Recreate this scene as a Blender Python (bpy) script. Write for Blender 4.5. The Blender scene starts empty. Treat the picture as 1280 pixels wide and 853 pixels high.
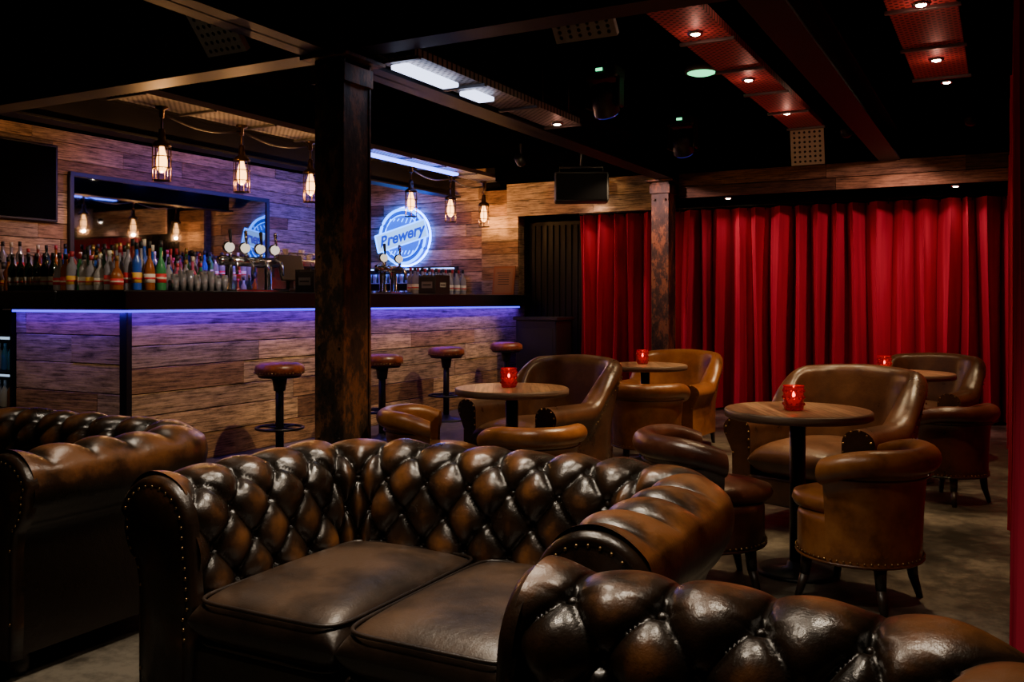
import bpy, bmesh, math, random
from mathutils import Vector, Matrix
random.seed(7)
S = bpy.context.scene
pi = math.pi

# ------------------------------------------------------------------ materials
def mat(name, col=(.5,.5,.5), rough=.5, metal=0., emit=None, es=0., spec=.5, trans=0., coat=0., sheen=0.):
    m = bpy.data.materials.new(name); m.use_nodes = True
    b = m.node_tree.nodes['Principled BSDF']
    b.inputs['Base Color'].default_value = (*col, 1)
    b.inputs['Roughness'].default_value = rough
    b.inputs['Metallic'].default_value = metal
    b.inputs['Specular IOR Level'].default_value = spec
    b.inputs['Transmission Weight'].default_value = trans
    b.inputs['Coat Weight'].default_value = coat
    b.inputs['Sheen Weight'].default_value = sheen
    if emit:
        b.inputs['Emission Color'].default_value = (*emit, 1)
        b.inputs['Emission Strength'].default_value = es
    return m

class NT:
    def __init__(s, m):
        s.t = m.node_tree; s.n = s.t.nodes; s.l = s.t.links; s.b = s.n['Principled BSDF']
    def new(s, typ, **kw):
        n = s.n.new(typ)
        for k, v in kw.items(): setattr(n, k, v)
        return n
    def link(s, a, b): s.l.new(a, b)
    def coords(s, scale=(1,1,1), kind='Object'):
        tc = s.new('ShaderNodeTexCoord'); mp = s.new('ShaderNodeMapping')
        mp.inputs['Scale'].default_value = scale
        s.link(tc.outputs[kind], mp.inputs['Vector']); return mp.outputs['Vector']
    def noise(s, vec, scale=5, detail=4, rough=.6):
        n = s.new('ShaderNodeTexNoise')
        n.inputs['Scale'].default_value = scale; n.inputs['Detail'].default_value = detail
        n.inputs['Roughness'].default_value = rough
        s.link(vec, n.inputs['Vector']); return n.outputs['Fac']
    def ramp(s, fac, stops):
        r = s.new('ShaderNodeValToRGB'); e = r.color_ramp.elements
        while len(e) < len(stops): e.new(.5)
        for i, (p, c) in enumerate(stops):
            e[i].position = p; e[i].color = (*c, 1)
        s.link(fac, r.inputs['Fac']); return r.outputs['Color']
    def mix(s, fac, a, b, mode='MIX'):
        n = s.new('ShaderNodeMix', data_type='RGBA', blend_type=mode)
        for sock, v in ((n.inputs[0], fac), (n.inputs[6], a), (n.inputs[7], b)):
            if hasattr(v, 'links'): s.link(v, sock)
            elif isinstance(v, (int, float)): sock.default_value = v
            else: sock.default_value = (*v, 1)
        return n.outputs[2]
    def math(s, op, a, b=0.):
        n = s.new('ShaderNodeMath', operation=op)
        for sock, v in ((n.inputs[0], a), (n.inputs[1], b)):
            if hasattr(v, 'links'): s.link(v, sock)
            else: sock.default_value = v
        return n.outputs[0]
    def attr(s, name='tint'):
        a = s.new('ShaderNodeAttribute'); a.attribute_name = name; return a.outputs['Fac']
    def bump(s, h, strength=.3, dist=.01):
        b = s.new('ShaderNodeBump'); b.inputs['Strength'].default_value = strength
        b.inputs['Distance'].default_value = dist
        s.link(h, b.inputs['Height']); s.link(b.outputs['Normal'], s.b.inputs['Normal'])
    def color(s, c): s.link(c, s.b.inputs['Base Color'])
    def rough(s, r): s.link(r, s.b.inputs['Roughness'])

def m_leather(name, dark, mid, hi, rough=.34, nscale=6, lo=.30, md=.58, h=.85, spec=.6):
    m = mat(name, mid, rough, spec=spec); t = NT(m)
    v = t.coords(); n = t.noise(v, nscale, 5, .62); fine = t.noise(v, 170, 3, .6); wr = t.noise(v, 30, 5, .62)
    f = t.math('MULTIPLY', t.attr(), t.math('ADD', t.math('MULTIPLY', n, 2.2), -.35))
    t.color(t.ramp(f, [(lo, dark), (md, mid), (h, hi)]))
    t.rough(t.math('ADD', t.math('MULTIPLY', n, .20), rough-.10))
    t.bump(t.math('ADD', t.math('MULTIPLY', fine, .3), wr), .42, .004)
    return m
M_sofa = m_leather('antique_brown_leather', (.007,.004,.002), (.026,.012,.005), (.18,.068,.018), .295, 4.5, .28,.56,.95, .65)
M_cush = m_leather('seat_leather', (.012,.007,.005), (.040,.023,.014), (.085,.047,.026), .37, 3)
M_tan = m_leather('tan_leather', (.06,.018,.005), (.23,.080,.018), (.42,.17,.042), .31, 4, .2,.5,.9)
M_brn = m_leather('brown_leather', (.018,.008,.005), (.075,.031,.014), (.16,.072,.032), .30, 4, .2,.5,.9)
M_oxb = m_leather('oxblood_leather', (.012,.004,.003), (.055,.016,.008), (.12,.040,.019), .30, 5, .2,.5,.9)
M_brass = mat('antique_brass_nail', (.30,.19,.08), .35, 1.)
M_dwood = mat('dark_stained_wood', (.018,.010,.006), .4)

def m_plank(name, lo, mid, hi, rough=.65, contrast=1.):
    m = mat(name, mid, rough, spec=.3); t = NT(m)
    tint = t.attr()
    tc = t.new('ShaderNodeTexCoord'); add = t.new('ShaderNodeVectorMath', operation='ADD')
    cmb = t.new('ShaderNodeCombineXYZ'); off = t.math('MULTIPLY', tint, 37.)
    t.link(off, cmb.inputs[0]); t.link(off, cmb.inputs[1]); t.link(off, cmb.inputs[2])
    t.link(tc.outputs['Object'], add.inputs[0]); t.link(cmb.outputs[0], add.inputs[1])
    mp = t.new('ShaderNodeMapping'); mp.inputs['Scale'].default_value = (1.2,1.2,26)
    t.link(add.outputs[0], mp.inputs['Vector'])
    g = t.noise(mp.outputs['Vector'], 3.2, 6, .7)
    mp2 = t.new('ShaderNodeMapping'); mp2.inputs['Scale'].default_value = (2.,2.,6)
    t.link(add.outputs[0], mp2.inputs['Vector'])
    bl = t.noise(mp2.outputs['Vector'], 3., 6, .72)
    grey = tuple(.55*sum(mid)/3*1.1+.45*c for c in mid)
    base = t.ramp(t.math('FRACT', t.math('MULTIPLY', tint, 7.31)), [(0., lo), (.3, mid), (.5, grey), (.72, hi), (1., tuple(.55*c for c in grey))])
    dk = t.ramp(t.math('MULTIPLY', g, t.math('ADD', bl, .5)), [(.32, (.09,.08,.07)), (.62, (1.3,1.27,1.22))])
    t.color(t.mix(contrast, base, dk, 'MULTIPLY'))
    t.bump(g, .5, .006)
    return m
M_plank = m_plank('reclaimed_plank', (.19,.10,.048), (.38,.225,.11), (.60,.40,.215))
M_plankd = m_plank('reclaimed_plank_dark', (.07,.035,.017), (.18,.095,.047), (.28,.16,.08))
M_top = m_plank('table_top_wood', (.16,.08,.04), (.22,.115,.058), (.26,.14,.075), .42, .6)

M_black = mat('black_satin', (.005,.005,.006), .45)
M_bmetal = mat('black_metal', (.010,.010,.012), .4, .3)
M_ceil = mat('ceiling_black_paint', (.0012,.0012,.002), .95, spec=0.)
M_counter = mat('bar_top_black', (.004,.004,.006), .3, spec=.35)
M_steel = mat('polished_steel', (.6,.6,.62), .2, 1.)
M_galv = mat('galvanised', (.16,.155,.155), .45, .7)

def m_perf(name, c1, c2, metal=.1):
    m = mat(name, c1, .5, metal, spec=.3); t = NT(m)
    v = t.coords((1,1,1)); sep = t.new('ShaderNodeSeparateXYZ'); t.link(v, sep.inputs[0])
    k = 2*pi/.052
    a = t.math('SINE', t.math('MULTIPLY', sep.outputs[0], k)); b = t.math('SINE', t.math('MULTIPLY', sep.outputs[1], k))
    p = t.math('GREATER_THAN', t.math('MULTIPLY', a, b), .35)
    t.color(t.mix(p, c1, c2)); return m
M_perf_redlit = m_perf('perforated_tray_redlit', (.42,.07,.075), (.006,.003,.003))  # red light from the curtain is put into the tray colour
M_perfg = m_perf('perforated_tray_zinc', (.30,.28,.26), (.006,.006,.006))

def m_rust():
    m = mat('rusty_steel', (.05,.03,.02), .55, .2, spec=.4); t = NT(m)
    v = t.coords((1,1,.5)); n = t.noise(v, 7, 7, .7); n2 = t.noise(v, 40, 4, .7)
    t.color(t.ramp(t.math('ADD', t.math('MULTIPLY', n, .8), t.math('MULTIPLY', n2, .2)),
        [(.40, (.010,.009,.008)), (.50, (.045,.026,.016)), (.57, (.20,.08,.028)), (.66, (.07,.043,.028))]))
    t.bump(n2, .5, .005); return m
M_rust = m_rust()

def m_floor():
    m = mat('worn_concrete', (.08,.07,.06), .55); t = NT(m)
    v = t.coords(); n = t.noise(v, 1.6, 8, .7); n2 = t.noise(v, 14, 5, .7)
    t.color(t.ramp(t.math('ADD', t.math('MULTIPLY', n, .7), t.math('MULTIPLY', n2, .3)),
        [(.40, (.018,.016,.012)), (.5, (.070,.060,.046)), (.60, (.19,.165,.125))]))
    t.rough(t.math('ADD', t.math('MULTIPLY', n, .4), .25)); t.bump(n2, .2, .005); return m
M_floor = m_floor()

def m_curtain():
    m = mat('red_velvet', (.3,.004,.014), .85, spec=.10, sheen=.08); t = NT(m)
    v = t.coords((1,1,.06)); n = t.noise(v, 9, 3, .6)
    t.color(t.ramp(n, [(.3, (.26,.009,.030)), (.7, (.50,.024,.060))]))
    t.b.inputs['Sheen Tint'].default_value = (1,.06,.14,1); return m
M_curt = m_curtain()

def emis(name, col, st):
    m = mat(name, (0,0,0), .5, emit=col, es=st); return m
M_bulb = emis('warm_bulb', (1.,.42,.10), 9)
M_lens = emis('downlight_lens', (1.,.78,.5), 60)
M_led = emis('violet_led', (.05,.025,1.), 3.2)
M_tube = emis('cool_tube', (.08,.16,1.), 9)
M_neonb = emis('neon_blue', (.0,.04,1.), 1.2)
M_neonr = emis('neon_rim', (.01,.20,1.), 9)
M_neonw = emis('neon_white', (.16,.42,1.), 3.)
M_neonm = emis('neon_midblue', (.0,.08,1.), 2.)
M_green = emis('exit_green', (.1,.9,.35), 3.)

# ------------------------------------------------------------------ mesh builder
class MB:
    def __init__(s): s.v=[]; s.f=[]; s.mi=[]; s.sm=[]; s.t=[]
    def add(s, vs, fs, m=0, smooth=True, tint=.6, M=None):
        o = len(s.v)
        for i, p in enumerate(vs):
            p = Vector(p)
            if M is not None: p = M @ p
            s.v.append(p); s.t.append(tint[i] if isinstance(tint, list) else tint)
        for f in fs:
            s.f.append([o+k for k in f]); s.mi.append(m); s.sm.append(smooth)
    def box(s, c, d, m=0, bev=0., rot=0., tint=.6, M=None, seg=2):
        bm = bmesh.new(); bmesh.ops.create_cube(bm, size=1)
        for v in bm.verts: v.co = Vector((v.co.x*d[0], v.co.y*d[1], v.co.z*d[2]))
        if bev > 0: bmesh.ops.bevel(bm, geom=bm.edges[:], offset=bev, segments=seg, affect='EDGES', profile=.5)
        R = Matrix.Translation(Vector(c)) @ Matrix.Rotation(rot, 4, 'Z')
        if M is not None: R = M @ R
        bm.verts.index_update()
        s.add([v.co.copy() for v in bm.verts], [[v.index for v in f.verts] for f in bm.faces], m, False, tint, R)
        bm.free()
    def lathe(s, prof, c=(0,0,0), m=0, seg=24, tint=.6, M=None, smooth=True, axis=None):
        vs=[]; fs=[]; n=len(prof)
        for j in range(seg):
            a = 2*pi*j/seg
            for r, z in prof: vs.append((r*math.cos(a), r*math.sin(a), z))
        for j in range(seg):
            k=(j+1)%seg
            for i in range(n-1):
                fs.append([j*n+i, k*n+i, k*n+i+1, j*n+i+1])
        if prof[0][0] > 1e-5: fs.append([j*n for j in reversed(range(seg))])
        if prof[-1][0] > 1e-5: fs.append([j*n+n-1 for j in range(seg)])
        R = Matrix.Translation(Vector(c))
        if axis is not None: R = R @ Vector((0,0,1)).rotation_difference(Vector(axis)).to_matrix().to_4x4()
        if M is not None: R = M @ R
        s.add(vs, fs, m, smooth, tint, R)
    def cyl(s, p0, p1, r0, r1=None, m=0, seg=12, tint=.6, M=None):
        p0=Vector(p0); p1=Vector(p1); r1 = r0 if r1 is None else r1
        L=(p1-p0).length
        s.lathe([(r0,0),(r1,L)], p0, m, seg, tint, M, True, (p1-p0).normalized())
    def tube(s, pts, r, m=0, seg=8, tint=.6, M=None, closed=False):
        pts=[Vector(p) for p in pts]; vs=[]; fs=[]; n=len(pts)
        for i,p in enumerate(pts):
            if closed: d=(pts[(i+1)%n]-pts[i-1]).normalized()
            else: d=(pts[min(i+1,n-1)]-pts[max(i-1,0)]).normalized()
            up=Vector((0,0,1)) if abs(d.z)<.9 else Vector((1,0,0))
            a=d.cross(up).normalized(); b=d.cross(a)
            for k in range(seg):
                t=2*pi*k/seg; vs.append(p+a*r*math.cos(t)+b*r*math.sin(t))
        for i in range(n if closed else n-1):
            j=(i+1)%n
            for k in range(seg):
                l=(k+1)%seg; fs.append([i*seg+k,j*seg+k,j*seg+l,i*seg+l])
        if not closed:
            fs.append(list(reversed(range(seg)))); fs.append([(n-1)*seg+k for k in range(seg)])
        s.add(vs, fs, m, True, tint, M)
    def grid(s, fn, nu, nv, m=0, M=None, smooth=True, closeu=False):
        vs=[]; ts=[]; fs=[]
        for i in range(nu):
            for j in range(nv):
                r=fn(i,j); vs.append(r[:3]); ts.append(r[3] if len(r)>3 else .6)
        for i in range(nu if closeu else nu-1):
            k=(i+1)%nu
            for j in range(nv-1): fs.append([i*nv+j, k*nv+j, k*nv+j+1, i*nv+j+1])
        s.add(vs, fs, m, smooth, ts, M)
    def ball(s, c, r, m=0, seg=8, sz=1., tint=.6, M=None):
        pr=[(r*math.sin(pi*i/seg), -r*sz*math.cos(pi*i/seg)) for i in range(seg+1)]
        s.lathe(pr, c, m, seg, tint, M)
    def cushion(s, c, d, m=0, crown=.02, N=22, tint=.75, ex=7, M=None):
        def g(sign):
            def fn(i,j):
                u=math.sin(pi/2*(2*i/(N-1)-1)); v=math.sin(pi/2*(2*j/(N-1)-1))
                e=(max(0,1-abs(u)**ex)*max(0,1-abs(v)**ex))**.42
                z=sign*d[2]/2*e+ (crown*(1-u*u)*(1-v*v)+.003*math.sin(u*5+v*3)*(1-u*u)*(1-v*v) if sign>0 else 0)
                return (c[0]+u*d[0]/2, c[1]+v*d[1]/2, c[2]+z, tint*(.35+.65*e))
            return fn
        s.grid(g(1),N,N,m,M); s.grid(g(-1),N,N,m,M)
    def build(s, name, mats, loc=(0,0,0), rot=0., sc=1.):
        me=bpy.data.meshes.new(name); me.from_pydata([tuple(v*sc) for v in s.v], [], s.f)
        for m in mats: me.materials.append(m)
        me.polygons.foreach_set('material_index', s.mi); me.polygons.foreach_set('use_smooth', s.sm)
        a=me.attributes.new('tint','FLOAT','POINT'); a.data.foreach_set('value', s.t)
        me.update()
        bm=bmesh.new(); bm.from_mesh(me); bmesh.ops.recalc_face_normals(bm, faces=bm.faces[:]); bm.to_mesh(me); bm.free()
        o=bpy.data.objects.new(name, me); o.location=loc; o.rotation_euler=(0,0,rot)
        S.collection.objects.link(o); return o

def light(kind, name, loc, energy, col, size=.05, aim=None, spot=70, blend=.6, sx=None, sy=None):
    d=bpy.data.lights.new(name, kind); d.energy=energy; d.color=col
    if kind=='AREA':
        d.shape='RECTANGLE'; d.size=sx; d.size_y=sy
    else: d.shadow_soft_size=size
    if kind=='SPOT': d.spot_size=math.radians(spot); d.spot_blend=blend
    o=bpy.data.objects.new(name, d); o.location=loc
    if aim is not None:
        o.rotation_euler=(Vector(aim)-Vector(loc)).to_track_quat('-Z','Y').to_euler()
    S.collection.objects.link(o); return o

def facing(fx, fy): return math.atan2(fx, -fy)

# ------------------------------------------------------------------ room shell
def planks(name, p0, p1, z0, z1, rowh, m, thick=.025, lo=.7, hi=2.0, normal=(0,-1), t0=0., t1=1.):
    b=MB(); p0=Vector(p0); p1=Vector(p1); L=(p1-p0).length; d=(p1-p0)/L; ang=math.atan2(d.y,d.x); nr=Vector(normal)
    z=z0
    while z < z1-.01:
        h=min(rowh*random.uniform(.85,1.15), z1-z)
        if z1-(z+h) < .05: h=z1-z
        s=-random.uniform(0,lo)
        while s < L:
            e=s+random.uniform(lo,hi); a=max(s,0); c=min(e,L)
            if c-a > .02:
                mid=p0+d*(a+c)/2 + nr*(thick/2+random.uniform(0,.006))
                b.box((mid.x,mid.y,z+h/2), (c-a-.004, thick, h-.007), 0, .002, ang, tint=random.uniform(t0,t1), seg=1)
            s=e
        z+=h
    return b.build(name, [m])

CZ=3.05
def slab(name, c, d, m):
    b=MB(); b.box(c,d,0); return b.build(name,[m])
slab('floor', (-4.2,5.2,-.05), (9.6,14.4,.1), M_floor)
slab('ceiling', (-4.2,5.2,CZ+.05), (9.6,14.4,.1), M_ceil)
M_wall=mat('wall_dark_paint',(.008,.008,.009),.85,spec=.15)
slab('wall_left', (-8.85,5.2,CZ/2), (.2,14.4,CZ), M_wall)
slab('wall_right', (.45,5.2,CZ/2), (.2,14.4,CZ), M_wall)
slab('wall_back', (-4.2,12.2,CZ/2), (9.4,.2,CZ), M_wall)
slab('wall_front', (-4.2,-1.9,CZ/2), (9.4,.2,CZ), M_wall)
slab('wall_curtain_backing', (-2.2,10.85,CZ/2), (5.1,.15,CZ), M_wall)
planks('wall_planks_left', (-8.75,3.0), (-8.75,10.75), 0.0, CZ, .17, M_plank, normal=(1,0))
slab('wall_bar_end', (-7.16,10.87,CZ/2), (3.16,.15,CZ), M_wall)
planks('wall_planks_bar_end', (-8.7,10.79), (-6.15,10.79), 0.0, CZ, .17, M_plank, normal=(0,-1))
b=MB()
b.box((-5.86,10.74,1.36),(.56,.16,2.72),0,.004,tint=.4)
for i in range(16):
    b.box((-5.86,10.645,.085+i*.17),(.55,.03,.164),0,.003,tint=random.uniform(0,1))
b.build('trim_pilaster',[M_plank])
planks('trim_header_left', (-5.6,10.37), (-3.45,10.37), 2.33, 2.75, .21, M_plank, lo=1.2, hi=2.4, normal=(0,-1))
planks('trim_header_right', (-3.2,9.98), (.3,9.98), 2.40, 2.68, .14, M_plankd, lo=1., hi=2.4, normal=(0,-1))
slab('trim_soffit', (-1.45,10.2,2.43), (3.5,.42,.04), M_ceil)
slab('trim_header_top', (-2.6,10.3,2.9), (6.,.5,.3), M_ceil)
b=MB(); b.box((-5.15,10.95,1.15),(.85,.05,2.3),0,.004)  # near-black slatted panel stands in for the shade of an open passage
for i in range(9): b.box((-5.5+i*.088,10.915,1.15),(.05,.03,2.2),0,.004)
b.build('passage_shade_panel',[mat('passage_shade',(.006,.005,.005),.6,spec=.2)])

# ------------------------------------------------------------------ curtains
def curtain(name, p0, p1, z0, z1, amp, lam, seed, rail=True):
    rnd=random.Random(seed); p0=Vector(p0); p1=Vector(p1); L=(p1-p0).length; d=(p1-p0)/L; nr=Vector((-d.y,d.x))
    n=int(L/.007)
    kn=[]; s=0
    while s < L+lam*2: kn.append(s); s+=lam*rnd.uniform(.6,1.4)
    amps=[rnd.uniform(.7,1.1) for _ in kn]
    def phase(s):
        for i in range(len(kn)-1):
            if kn[i]<=s<kn[i+1]:
                u=(s-kn[i])/(kn[i+1]-kn[i]); return i+u, amps[i]*(1-u)+amps[i+1]*u
        return len(kn)-1., 1.
    P=[phase(L*i/(n-1)) for i in range(n)]
    nz=16
    def fn(i,j):
        s=L*i/(n-1); z=z1-(z1-z0)*j/(nz-1); f,am=P[i]
        a=2*pi*f + .22*math.sin(z*1.3+f)
        c=.5+.5*math.sin(a)
        q=2*(c**1.2)-1
        o=amp*am*q*(.75+.25*j/(nz-1)) + .006*math.sin(4*pi*f+z*1.6)
        side=.10*lam*math.sin(2*a)
        p=p0+d*(s+side+.02*math.sin(2*pi*f*.37+z*1.1))+nr*o
        return (p.x,p.y,z)
    b=MB(); b.grid(fn,n,nz,0)
    if rail:
        b.cyl((p0.x,p0.y,z1+.03),(p1.x,p1.y,z1+.03),.014,m=1)
        s=0
        while s<L:
            p=p0+d*s; b.cyl((p.x,p.y,z1-.03),(p.x,p.y,z1+.03),.006,m=1,seg=6); s+=lam/2
    return b.build(name,[M_curt,M_bmetal])
curtain('curtain_back', (-4.68,10.56),(.30,10.56),.02,2.32,.15,.20,3)
curtain('curtain_side', (.09,3.2),(.09,10.2),.02,2.47,.065,.26,5)

# ------------------------------------------------------------------ steel structure
def hcol(name, x, y, z1):
    b=MB(); h=z1
    for sy in (-1,1): b.box((0,sy*.115,h/2),(.20,.018,h),0,.003)
    b.box((0,0,h/2),(.014,.23,h),0)
    b.box((0,0,.01),(.34,.34,.02),0,.003)
    b.box((0,0,h-.01),(.32,.36,.02),0,.003); b.box((0,-.01,h-.10),(.235,.26,.10),0,.003)
    for zz in (h-.12,h-.22):
        for sx in (-.06,.06): b.lathe([(.014,0),(.014,.012),(.001,.013)],(sx,-.124,zz),0,6,axis=(0,-1,0))
    for zz in (.5,1.0,1.5,1.9):
        for sx in (-.07,.07): b.lathe([(.009,0),(.006,.008),(.001,.009)],(sx,-.124,zz),0,8,axis=(0,-1,0))
    b.box((.088,0,h/2),(.012,.20,h-.1),0)
    return b.build(name,[M_rust],(x,y,0))
hcol('steel_column',-3.26,4.1,2.60)
hcol('steel_column',-3.36,9.9,2.60)
def ibeam(name,p0,p1,z,h,w,m):
    p0=Vector(p0);p1=Vector(p1);L=(p1-p0).length;c=(p0+p1)/2;a=math.atan2(p1.y-p0.y,p1.x-p0.x)
    b=MB()
    b.box((c.x,c.y,z+.01),(L,w,.02),0,.002,a); b.box((c.x,c.y,z+h-.01),(L,w,.02),0,.002,a); b.box((c.x,c.y,z+h/2),(L,.015,h),0,0,a)
    return b.build(name,[m])
M_beam=mat('beam_paint',(.005,.005,.008),.5,spec=.2)
ibeam('ceiling_beam',(-3.3,-1.7),(-3.3,9.98),2.60,.3,.2,M_beam)
ibeam('ceiling_beam',(-8.7,4.1),(-3.41,4.1),2.63,.28,.18,mat('beam_grey',(.07,.065,.058),.5,spec=.3))
ibeam('ceiling_beam',(-3.19,4.1),(.33,4.1),2.63,.28,.18,M_beam)
ibeam('ceiling_beam',(-1.0,4.25),(-1.0,9.9),2.66,.28,.2,M_beam)
ibeam('ceiling_beam',(-6.6,4.25),(-6.6,10.7),2.66,.28,.2,M_beam)

def tray(name,x0,x1,y0,y1,z,m,drop=None):
    b=MB(); xc=(x0+x1)/2; yc=(y0+y1)/2; w=x1-x0
    b.box((0,0,0),(w,y1-y0,.006),0)
    for sx in (-1,1): b.box((sx*w/2,0,.02),(.006,y1-y0,.045),0)
    n=int((y1-y0)/.65)
    for i in range(n+1): b.box((0,-(y1-y0)/2+.02+i*((y1-y0)-.04)/max(n,1),-.012),(w+.04,.03,.018),1,.002)
    for sx in (-.4,.4):
        for yy in (-(y1-y0)/2+.15,(y1-y0)/2-.15): b.cyl((sx*w,yy,0),(sx*w,yy,CZ-z),.006,m=1,seg=6)
    if drop:
        M=Matrix.Translation(Vector((0,(y1-y0)/2+.02,-.01)))@Matrix.Rotation(math.radians(-78),4,'X')@Matrix.Translation(Vector((0,.16,0)))
        b.box((0,0,0),(w,.32,.006),2,M=M)
        for i in range(6):
            for k in range(7):
                for zz in (.0045,-.0045): b.lathe([(.001,0),(.011,0)],(0,0,0),3,8,M=M@Matrix.Translation(Vector((-w/2+.035+i*(w-.07)/5,-.13+k*.043,zz))))
    return b.build(name,[m,M_galv,mat('plate_zinc',(.5,.46,.34),.5,.1),M_black],(xc,yc,z))
tray('ceiling_cable_tray',-1.69,-1.40,4.55,8.45,2.8,M_perf_redlit,True)
tray('ceiling_cable_tray',-.54,-.21,4.4,7.0,2.8,M_perf_redlit,False)
tray('ceiling_cable_tray',-3.15,-2.88,4.25,6.5,2.62,M_perfg)
tray('ceiling_cable_tray',-5.98,-5.62,4.7,10.3,2.80,M_perfg)
def plate(name,x,y,z,w,l,tilt):
    b=MB(); M=Matrix.Rotation(math.radians(tilt),4,'X')
    b.box((0,0,0),(w,l,.006),0,M=M)
    for sx in (-1,1): b.box((sx*w/2,0,.015),(.006,l,.035),0,M=M)
    for i in range(6):
        for k in range(9):
            for zz in (.004,-.004): b.lathe([(.001,0),(.011,0)],(0,0,0),1,8,M=M@Matrix.Translation(Vector((-w/2+.035+i*(w-.07)/5,-l/2+.03+k*(l-.06)/8,zz))))
    for sx in (-1,1): b.cyl((sx*w*.45,-l*.3,l*.25),(sx*w*.45,-l*.3,CZ-z),.005,m=0,seg=6)
    return b.build(name,[mat('plate_zinc_dark',(.30,.29,.26),.5,.1),M_black],(x,y,z))
plate('ceiling_tray_end_plate',-3.62,3.45,2.72,.27,.42,-50)
plate('ceiling_tray_end_plate',-1.93,4.35,2.74,.34,.3,-50)

def downlight(x,y,z,e,col=(1,.70,.38),spot=78,aim=None,name='ceiling_downlight',size=.03,spill=0.):
    b=MB(); b.lathe([(.028,0),(.042,-.004),(.046,.01),(.04,.06),(.001,.06)],(0,0,0),0,16)
    b.lathe([(.001,-.008),(.016,-.007),(.027,-.001)],(0,0,0),1,16)
    b.build(name,[M_steel,M_lens],(x,y,z))
    light('SPOT','downlight_lamp',(x,y,z-.04),e,col,size,aim or (x,y,0),spot,.9)
    if spill: light('POINT','downlight_spill',(x,y,z-.07),spill,(1,.40,.28),.012)
def fill_spot(x,y,e,aim,spot=50,col=(1,.68,.36),size=.03):
    # added fill spot, hidden from view behind a steel beam
    d=(Vector(aim)-Vector((x,y,2.88))).normalized(); b=MB()
    b.cyl((0,0,CZ-2.88),(0,0,.03),.01,m=0,seg=8)
    M=Vector((0,0,1)).rotation_difference(-d).to_matrix().to_4x4()
    b.lathe([(.026,-.03),(.034,-.03),(.036,.05),(.02,.07),(.001,.07)],(0,0,0),0,14,M=M)
    b.lathe([(.001,-.034),(.025,-.034)],(0,0,0),1,14,M=M)
    b.build('hidden_fill_spotlight',[M_black,M_lens],(x,y,2.88))
    p=Vector((x,y,2.88))+d*.055
    light('SPOT','hidden_fill_lamp',p,e,col,size,aim,spot,.8)
for yy,e in ((5.16,110),(6.41,75),(7.69,85)): downlight(-1.56,yy,2.785,e,spill=.6)
for yy,e in ((5.2,95),(6.44,90)): downlight(-.375,yy,2.785,e,spill=.6)
downlight(-.375,7.66,2.9,65)
fill_spot(-1.13,5.0,170,(-2.45,4.75,.5),60); fill_spot(-1.13,7.3,190,(-2.45,7.15,.5),60); fill_spot(-1.13,4.5,100,(-.85,4.75,.5),70)
downlight(-3.0,6.35,2.60,45,spill=.3)
for x,y,e in ((-1.7,2.75,170),(-3.6,2.9,65),(-.55,2.0,90),(-1.5,1.5,110)): downlight(x,y,2.95,e,(1,.82,.62),95,size=.11)
for x in (-4.3,-2.71,-.42):
    yy=10.2 if x>-3.3 else 10.15; zz=2.40 if x>-3.3 else 2.55
    downlight(x,yy,zz,6,(1,.62,.5),120,(x,10.75,.6),'soffit_downlight')
for x,y,e,tx in ((-4.85,9.3,85,-3.9),(-3.75,9.0,150,-2.0),(-.25,9.0,120,-2.2),(-1.3,9.1,85,.0)):  # added spots that rake the curtain folds, housings invented
    b=MB(); M=Matrix.Rotation(math.radians(60),4,'X')
    b.lathe([(.001,.09),(.05,.09),(.055,0),(.05,-.03),(.045,0)],(0,0,0),0,16,M=M); b.box((0,0,.12),(.02,.02,.2),0)
    b.build('added_wash_spotlight',[M_black],(x,y,2.84))
    light('SPOT','added_wash_lamp',(x,y+.06,2.70),e,(1,.52,.48),.03,(tx,10.5,.9),85,1.)

# ------------------------------------------------------------------ bar
BX=-5.6; BY=4.54
planks('bar_front_panelling',(BX,BY),(BX,10.62),0.0,1.17,.19,M_plank,normal=(1,0),lo=1.0,hi=2.6)
planks('bar_end_panelling',(-6.8,BY),(BX,BY),0.0,1.17,.19,M_plank,normal=(0,-1),lo=.8,hi=2.0)
b=MB()
b.box((-5.92,7.6,.585),(.60,6.03,1.17),0); b.box((-6.5,4.86,.585),(.58,.6,1.17),0)
b.box((BX+.035,BY-.03,.585),(.075,.012,1.17),2); b.box((BX+.035,BY+.0,.585),(.012,.07,1.17),2)
b.box((-5.86,7.56,1.262),(.86,6.30,.14),1,.012); b.box((-7.42,4.79,1.262),(2.5,.78,.14),1,.012)
for p in ((-8.3,4.6),(-8.3,5.05)): b.box((p[0],p[1],.6),(.05,.05,1.2),2)
b.build('bar_counter',[M_black,M_counter,M_bmetal])
b=MB(); b.box((BX+.045,7.55,1.178),(.018,6.1,.018),0); b.box((-6.18,BY-.045,1.178),(1.26,.018,.018),0)
b.build('bar_led_strip',[M_led])
light('AREA','led_wash',(BX+.10,7.55,1.165),18,(.09,.02,1.),sx=.03,sy=6.0).rotation_euler=(0,math.radians(25),0)
light('AREA','led_wash_end',(-6.2,BY-.10,1.165),3.6,(.09,.02,1.),sx=1.2,sy=.03).rotation_euler=(math.radians(25),0,0)
for y,e in ((5.2,170),(6.9,170),(8.6,170),(9.6,110)): fill_spot(-3.56,y,e,(-5.6,y+.15,.35),55,(1,.70,.40))
downlight(-6.0,2.6,2.92,75,(1,.70,.40),50,(-6.2,4.5,.4))  # added downlight, brightens the otherwise unlit bar end
fill_spot(-3.56,4.5,150,(-6.6,4.9,1.45),30,(1,.80,.60)); fill_spot(-3.56,5.6,150,(-6.2,5.9,1.45),30,(1,.80,.60)); fill_spot(-3.56,8.9,170,(-6.1,9.8,1.5),32,(1,.8,.6))
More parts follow.
